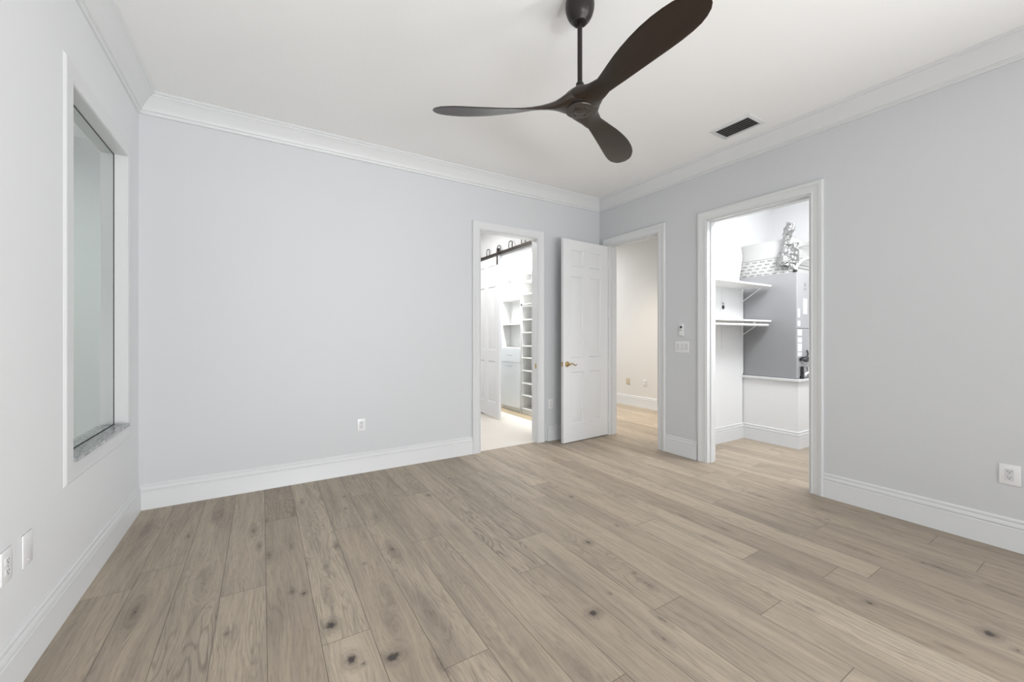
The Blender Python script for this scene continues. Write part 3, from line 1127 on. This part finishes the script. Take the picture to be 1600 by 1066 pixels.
# ------------------------------------------------------------------ ceiling fan
FX, FY = 1.417, 1.617
fan = thing('ceiling_fan', 'dark bronze ceiling fan with three sculpted walnut blades', 'ceiling fan', (FX, FY, H))
bm = bmesh.new()
lathe(bm, [(0, 0), (.060, 0), (.0625, -.006), (.0625, -.012), (.070, -.016), (.0745, -.026), (.0755, -.045), (.073, -.068), (.065, -.094), (.053, -.115), (.040, -.126), (.037, -.133),
           (.027, -.137), (.022, -.133), (0, -.133)], 48)
obj('canopy', bm, M['bronze'], fan)
bm = bmesh.new()
tube(bm, [(0, 0, -.13), (0, 0, -.48)], .0128, 24)
obj('downrod', bm, M['bronze'], fan)
bm = bmesh.new()
lathe(bm, [(0, -.445), (.016, -.445), (.020, -.449), (.021, -.463), (.028, -.472), (.034, -.482), (.040, -.489), (.046, -.492), (.060, -.497), (.066, -.504), (.076, -.512), (.086, -.522), (.090, -.545),
           (.088, -.575), (.080, -.583), (0, -.583)], 48)
obj('motor_housing', bm, M['bronze'], fan)
bm = bmesh.new()
lathe(bm, [(0, -.582), (.073, -.582), (.075, -.590), (.073, -.5935), (.067, -.5945), (.036, -.5945), (.034, -.5905), (.0335, -.5905), (.0325, -.5965), (.026, -.600), (.012, -.602), (0, -.602)], 48)
hubp = obj('hub_plate', bm, M['hub'], fan)
hubp['label'] = 'round bottom plate with raised centre disc'
for k in range(6):
    a = math.radians(60 * k + 20)
    bm = bmesh.new()
    lathe(bm, [(0, -.598), (.0035, -.597), (.0035, -.592), (0, -.592)], 10, (.050 * math.cos(a), .050 * math.sin(a), 0))
    obj('screw', bm, M['slot'], hubp)


def blade_mesh():
    bm = bmesh.new()
    R = [.030, .055, .080, .105, .130, .160, .20, .25, .30, .36, .42, .48, .54, .60, .65, .69, .72, .748, .766, .776]
    Wd = [0.185, 0.178, 0.160, 0.132, 0.108, 0.098, 0.085, 0.098, 0.113, 0.131, 0.146, 0.159, 0.168, 0.171, 0.166, 0.153, 0.133, 0.105, 0.072, 0.028]
    Pt = [3, 5, 10, 17, 24, 28, 28, 25, 22, 19, 17, 15, 14, 13, 12, 12, 11, 11, 11, 11]
    Th = [.076, .074, .068, .056, .044, .033, .023, .016, .014, .012, .011, .010, .010, .009, .009, .008, .0075, .007, .006, .004]
    Of = [0, 0, 0, .001, .002, .002, .0, -.004, -.008, -.011, -.012, -.011, -.008, -.003, .002, .006, .009, .010, .010, .010]
    Zz = [-.549, -.550, -.553, -.558, -.562, -.565, -.568, -.570] + [-.572] * 12
    n = 28
    rings = []
    for r, w_, p, th, of, zc in zip(R, Wd, Pt, Th, Of, Zz):
        ring = []
        cp, sp = math.cos(math.radians(p)), math.sin(math.radians(p))
        for k in range(n):
            a = 2 * math.pi * k / n
            cx = math.cos(a)
            sx = math.sin(a)
            u = abs(cx) ** .9 * (1 if cx > 0 else -1) * w_ / 2
            v = abs(sx) ** .75 * (1 if sx > 0 else -1) * th / 2
            v += -.055 * (u * u) / max(w_, .05) * (1 if r > .12 else 0) * 1.2      # slight camber
            y = u * cp + v * sp + of
            z = -u * sp + v * cp + zc
            ring.append(bm.verts.new((r, y, z)))
        rings.append(ring)
    for a, b in zip(rings, rings[1:]):
        for k in range(n):
            bm.faces.new((a[k], a[(k + 1) % n], b[(k + 1) % n], b[k]))
    bm.faces.new(rings[0][::-1])
    bm.faces.new(rings[-1])
    return bm


b0 = obj('blade', blade_mesh(), M['fan'], fan)
for i, a in enumerate((145, 25, -97)):
    b = b0 if i == 0 else b0.copy()
    if i:
        C.objects.link(b)
        b.parent = fan
    b.rotation_euler = (0, 0, math.radians(a))

# ------------------------------------------------------------------ barn door and track
TZ = 2.545
track = thing('sliding_door_track', 'dark iron sliding door track with bypass brackets above the closet opening', 'door track', (3.095, 4.30, TZ))
bm = bmesh.new()
bx(bm, -.004, .004, 0, 2.45, -.022, .022, bev=.001)
obj('rail', bm, M['track'], track)
for k in range(7):
    y = .42 + k * .345
    bm = bmesh.new()
    hw, hh, th = .055, .115, .006
    bx(bm, .004, .012, y - hw, y - hw + th * 2, -.018, hh - .02, bev=.001)
    bx(bm, .004, .012, y + hw - th * 2, y + hw, -.018, hh - .02, bev=.001)
    pts = []
    for j in range(9):
        a = math.pi * j / 8
        pts.append((y - math.cos(a) * (hw - th), hh - .02 + math.sin(a) * .028))
    for (ya, za), (yb2, zb2) in zip(pts, pts[1:]):
        v = [bm.verts.new(p) for p in ((.004, ya, za - th), (.012, ya, za - th), (.012, yb2, zb2 - th), (.004, yb2, zb2 - th),
                                       (.004, ya, za + th), (.012, ya, za + th), (.012, yb2, zb2 + th), (.004, yb2, zb2 + th))]
        for q in ((0, 3, 2, 1), (4, 5, 6, 7), (0, 1, 5, 4), (1, 2, 6, 5), (2, 3, 7, 6), (3, 0, 4, 7)):
            bm.faces.new([v[i] for i in q])
    obj('bypass_bracket', bm, M['track'], track)
for k in range(4):
    bm = bmesh.new()
    tube(bm, [(.004, .15 + k * .7, 0), (.033, .15 + k * .7, 0)], .010, 12)
    obj('standoff', bm, M['track'], track)
bm = bmesh.new()
bx(bm, -.02, .02, .0, .03, -.03, .045, bev=.003)
obj('end_stop', bm, M['track'], track)

BW, BH = 0.84, 2.475
bd = thing('barn_door', 'white panelled sliding door hanging from the dark track beyond the left doorway', 'door', (3.099, 5.335, .022), math.pi / 2)
obj('door_panel', panel_leaf(BW, BH, .034, [(.115, .36), (.48, .725)], [(.22, .86), (1.03, 2.02), (2.14, 2.35)]), M['door'], bd)
for x in (.055, .75):
    bm = bmesh.new()
    bx(bm, x - .020, x + .020, .034, .040, BH - .13, BH + .075, bev=.001)
    for z in (BH - .10, BH - .035):
        lathe(bm, [(0, .046), (.007, .045), (.008, .040), (0, .040)], 10, (x, 0, z), 'Y')
    hg = obj('hanger_strap', bm, M['track'], bd)
    bm = bmesh.new()
    lathe(bm, [(0, .004), (.030, .004), (.030, .010), (.025, .014), (.025, .022), (.030, .026), (.030, .033), (0, .033)], 24, (x, 0, BH + .098), 'Y')
    obj('roller_wheel', bm, M['track'], hg)
bm = bmesh.new()
bx(bm, .385, .455, .034, .037, .93, 1.06, bev=.001)
bx(bm, .405, .435, .037, .048, .975, 1.015, bev=.004)
obj('finger_pull', bm, M['door'], bd)

# ------------------------------------------------------------------ closet built-ins
CF, CBK = 3.62, XR - .004      # front and back planes (x)
ty0, ty1 = 5.585, 6.20
cab = thing('closet_cabinet', 'white closet cabinet with open shelves over one drawer and a tall door', 'cabinet', (CF, ty0, 0))
D = CBK - CF
bm = bmesh.new()
bx(bm, 0, D, 0, .019, .055, 2.27)
bx(bm, 0, D, ty1 - ty0 - .019, ty1 - ty0, .055, 2.27)
bx(bm, D - .006, D, .019, ty1 - ty0 - .019, .055, 2.27)
bx(bm, .02, D - .006, .019, ty1 - ty0 - .019, .055, .075)
bx(bm, .012, .03, 0, ty1 - ty0, 0.002, .056)
obj('cabinet_body', bm, M['melamine'], cab, smooth=False)
for z in (1.058, 1.462, 1.880, 2.251):
    obj('shelf', box(.001, D - .006, .019, ty1 - ty0 - .019, z, z + .019, bev=.001), M['melamine'], cab)
bm = bmesh.new()
bx(bm, -.019, 0, .003, ty1 - ty0 - .003, .827, 1.052, bev=.0015)
dr = obj('drawer', bm, M['cab'], cab)
bm = bmesh.new()
bx(bm, -.019, 0, .003, ty1 - ty0 - .003, .070, .820, bev=.0015)
dd = obj('cabinet_door', bm, M['cab'], cab)
for par, z in ((dr, .945), (dd, .760)):
    bm = bmesh.new()
    yc = (ty1 - ty0) / 2
    tube(bm, [(-.045, yc - .085, z), (-.045, yc + .085, z)], .005, 10)
    tube(bm, [(-.019, yc - .065, z), (-.045, yc - .065, z)], .004, 8)
    tube(bm, [(-.019, yc + .065, z), (-.045, yc + .065, z)], .004, 8)
    obj('bar_handle', bm, M['nickel'], par)

sy0, sy1 = 4.95, 5.560
tw = thing('shelf_tower', 'white closet shelf tower with many close shelves beside the cabinet', 'shelf unit', (CF, sy0, 0))
bm = bmesh.new()
bx(bm, 0, D, 0, .019, .07, 2.32)
bx(bm, 0, D, sy1 - sy0 - .019, sy1 - sy0, .07, 2.32)
bx(bm, D - .006, D, .019, sy1 - sy0 - .019, .07, 2.32)
bx(bm, .012, .03, 0, sy1 - sy0, 0.002, .071)
obj('tower_sides', bm, M['melamine'], tw, smooth=False)
for z in (.080, .299, .497, .700, .909, 1.101, 1.320, 1.528, 1.742, 1.943, 2.143, 2.288):
    bm = bmesh.new()
    bx(bm, -.004, D - .006, .019, sy1 - sy0 - .019, z, z + .019, bev=.001)
    obj('shelf', bm, M['melamine'], tw)

rod = thing('valet_rod', 'short metal rod with dark end mounted on the shelf tower', 'rod', (CF, sy1 - .02, 1.782))
bm = bmesh.new()
tube(bm, [(-.02, -.02, 0), (-.02, -.34, 0)], .012, 14)
obj('rod', bm, M['nickel'], rod)
bm = bmesh.new()
lathe(bm, [(0, -.022), (.020, -.022), (.020, -.006), (.014, 0), (0, 0)], 20, (-.02, 0, 0), 'Y')
bx(bm, -.02, .012, -.016, -.004, -.008, .008)
obj('end_flange', bm, M['track'], rod)
# side gable of the third closet unit left of the cabinet
tag(obj('closet_side_panel', box(CF + .01, CBK, ty1 + .004, ty1 + .023, .0, 2.32, bev=.001), M['melamine']), 'white upright closet panel behind the sliding door edge', 'panel')

# ------------------------------------------------------------------ utility closet contents
AX0, AX1, AY0, AY1, AZ0, AZ1 = 5.160, 5.80, 2.205, 2.912, .789, 2.005
ahu = thing('air_handler', 'tall grey air handler standing on the white platform in the utility closet', 'air handler', ((AX0 + AX1) / 2, (AY0 + AY1) / 2, AZ0))
cx, cy_ = (AX0 + AX1) / 2, (AY0 + AY1) / 2
bm = bmesh.new()
bx(bm, AX0 - cx, AX1 - cx, AY0 + .012 - cy_, AY1 - cy_, 0, AZ1 - AZ0, bev=.003)
obj('cabinet_shell', bm, M['metalgrey'], ahu)
seam = .66
for z0, z1, nm in ((.003, .57, 'lower_panel'), (.576, AZ1 - AZ0 - .004, 'upper_panel')):
    bm = bmesh.new()
    bx(bm, AX0 - cx + .004, AX1 - cx - .004, AY0 - cy_, AY0 + .012 - cy_, z0, z1, bev=.002)
    p = obj(nm, bm, M['metallight'], ahu)
    if nm == 'upper_panel':
        for q, (xa, xb, za, zb) in enumerate(((.02, .075, .70, .80), (.02, .08, .60, .66), (.15, .25, .74, .92))):
            bm = bmesh.new()
            bx(bm, AX0 - cx + xa, AX0 - cx + xb, AY0 - cy_ - .0012, AY0 - cy_ - .0001, za, zb)
            obj('sticker', bm, M['plastic'], p)
        bm = bmesh.new()
        lathe(bm, [(0, -.004), (.022, -.003), (.026, 0), (0, 0)], 20, (AX0 - cx + .20, AY0 - cy_, 1.08), 'Y')
        bx(bm, AX0 - cx + .17, AX0 - cx + .23, AY0 - cy_ - .002, AY0 - cy_, 1.02, 1.04)
        obj('maker_badge', bm, M['grey'], p)
    else:
        for q, (xa, xb, za, zb) in enumerate(((.02, .12, .49, .56), (.02, .12, .41, .47), (.02, .12, .31, .40), (.02, .12, .25, .30))):
            bm = bmesh.new()
            bx(bm, AX0 - cx + xa, AX0 - cx + xb, AY0 - cy_ - .0012, AY0 - cy_ - .0001, za, zb)
            obj('sticker', bm, M['plastic'], p)
# condensate pipe, trap and service cable
t = thing('condensate_pipe', 'white drain pipe with black fittings at the foot of the air handler', 'pipe', (AX0 + .14, AY0, AZ0))
bm = bmesh.new()
tube(bm, [(.10, -.018, .06), (.09, -.021, .06), (.03, -.022, .055), (.0, -.022, .03)], .014, 12)
tube(bm, [(.12, -.022, .03), (.12, -.022, .12)], .0195, 14)
obj('pipe', bm, M['pvc'], t)
bm = bmesh.new()
bx(bm, -.075, -.045, -.034, -.008, .02, .14, bev=.005)
tube(bm, [(-.060, -.018, .0), (-.060, -.018, .03)], .020, 12)
bx(bm, -.05, -.01, -.024, -.010, .04, .06, bev=.003)
obj('drain_fitting', bm, M['rubber'], t)
t = thing('refrigerant_line', 'black insulated refrigerant line curling out of the air handler panel', 'pipe', (AX0 + .06, AY0, AZ0 + .22))
bm = bmesh.new()
pts = [(.0, -.020, .0), (.03, -.03, -.006), (.07, -.035, -.018), (.12, -.035, -.012), (.17, -.026, .004), (.20, -.018, .01)]
tube(bm, pts, .016, 12)
tube(bm, [(.01, -.02, .022), (.05, -.035, .022), (.10, -.038, .030), (.14, -.03, .06), (.16, -.012, .10)], .009, 10)
tube(bm, [(0, -.018, -.014), (0, -.018, .016)], .014, 10)
obj('insulated_tube', bm, M['rubber'], t)

# duct plenum on top with printed facing
pl = thing('supply_plenum', 'white printed duct board box on top of the air handler', 'duct', (5.22, 2.25, AZ1))
bm = bmesh.new()
bx(bm, 0, .55, 0, .665, 0, .20, bev=.004)
obj('duct_board', bm, M['duct'], pl)
bm = bmesh.new()
bx(bm, .025, .55, .04, .665, .20, .42, bev=.01)
obj('duct_wrap', bm, M['drywall'], pl)


def crumple(bm, amp, sc, seed):
    for v in bm.verts:
        o_ = Vector((seed, seed * 2.1, 0))
        d_ = mnoise.noise_vector(v.co * sc + o_)
        v.co += d_ * amp


# foil-taped flexible connection
bm = bmesh.new()
pts, rr = [], []
for k in range(26):
    u = k / 25
    pts.append((5.215 - .03 * u, 2.36 - .09 * u + .03 * math.sin(u * 3), 2.10 + .47 * u))
    rr.append(.050 + .012 * math.sin(u * 9) - .018 * u + (.02 if u < .2 else 0))
tube(bm, pts, rr, 28)
crumple(bm, .022, 28, 3.3)
fd = obj('foil_wrapped_duct', bm, M['foil'], pl, smooth=False)
fd.location = (-5.22, -2.25, -AZ1)
fd['label'] = 'crumpled silver foil duct'
bm = bmesh.new()
bmesh.ops.create_grid(bm, x_segments=26, y_segments=26, size=.5)
bmesh.ops.transform(bm, matrix=Matrix.Translation((5.205, 2.30, 2.20)) @ Matrix.Rotation(math.radians(90), 4, 'Y') @ Matrix.Diagonal((.30, .19, 1, 1)), verts=bm.verts[:])
crumple(bm, .016, 30, 8.1)
r = bmesh.ops.extrude_face_region(bm, geom=bm.faces[:])
bmesh.ops.translate(bm, vec=(.004, 0, 0), verts=[g for g in r['geom'] if isinstance(g, bmesh.types.BMVert)])
fd = obj('foil_tape', bm, M['foil'], pl, smooth=False)
fd.location = (-5.22, -2.25, -AZ1)
fd['label'] = 'wrinkled silver foil tape patch'
# white curved line set
bm = bmesh.new()
pts = [(5.19, 2.228, 2.020)] + [(5.17 + .36 * (1 - math.cos(a)), 2.222 - .03 * math.sin(a), 2.024 + .17 * math.sin(a)) for a in [math.pi * k / 20 for k in range(0, 13)]]
tube(bm, pts, .014, 12)
fc = obj('flexible_conduit', bm, M['pvc'], pl)
fc.location = -pl.location
fc['label'] = 'white flexible pipe arching over the top corner'
# small dark collar and hanging strap
o = obj('pipe_collar', box(5.150, 5.185, 2.208, 2.245, 2.006, 2.034, bev=.004), M['rubber'])
o.parent = fc
o['label'] = 'small dark collar'
bm = bmesh.new()
tube(bm, [(5.32, 2.302, 2.31), (6.10, 2.10, 2.44)], .006, 8)
hw_ = obj('hanger_wire', bm, M['nickel'], pl)
hw_.location = -pl.location
hw_['label'] = 'thin grey slanting wire'


def wall_shelf(label, z, rodz=None):
    t = thing('wall_shelf', label, 'shelf', (XT + .01, 2.80, z))
    L_ = 5.120 - XT - .01
    bm = bmesh.new()
    bx(bm, 0, L_, -.345, 0, -.010, .009, bev=.0015)
    obj('shelf_board', bm, M['melamine'], t)
    for x in (.90,):
        bm = bmesh.new()
        tube(bm, [(x + .26, -.005, -.175), (x + .26, -.24, -.014)], .0052, 8)
        tube(bm, [(x + .26, -.005, -.19), (x + .26, -.005, -.012)], .005, 8)
        obj('bracket', bm, M['pvc'], t)
    bm = bmesh.new()
    bx(bm, .74, .752, -.004, 0, -.33, -.010)
    obj('bracket', bm, M['pvc'], t)
    return t


wall_shelf('upper white shelf on the utility closet wall', 1.868)
wall_shelf('lower white shelf on the utility closet wall, above the hanging rod', 1.452)
t = thing('closet_rod', 'white hanging rod just under the lower utility closet shelf', 'rod', (XT + .012, 2.49, 1.405))
bm = bmesh.new()
tube(bm, [(0, 0, 0), (1.165, 0, 0)], .016, 16)
obj('rod', bm, M['pvc'], t)
bm = bmesh.new()
tube(bm, [(.86, 0, .02), (.86, 0, .038)], .020, 12)
bx(bm, .852, .868, -.01, .01, .01, .037)
obj('rod_hook', bm, M['pvc'], t)
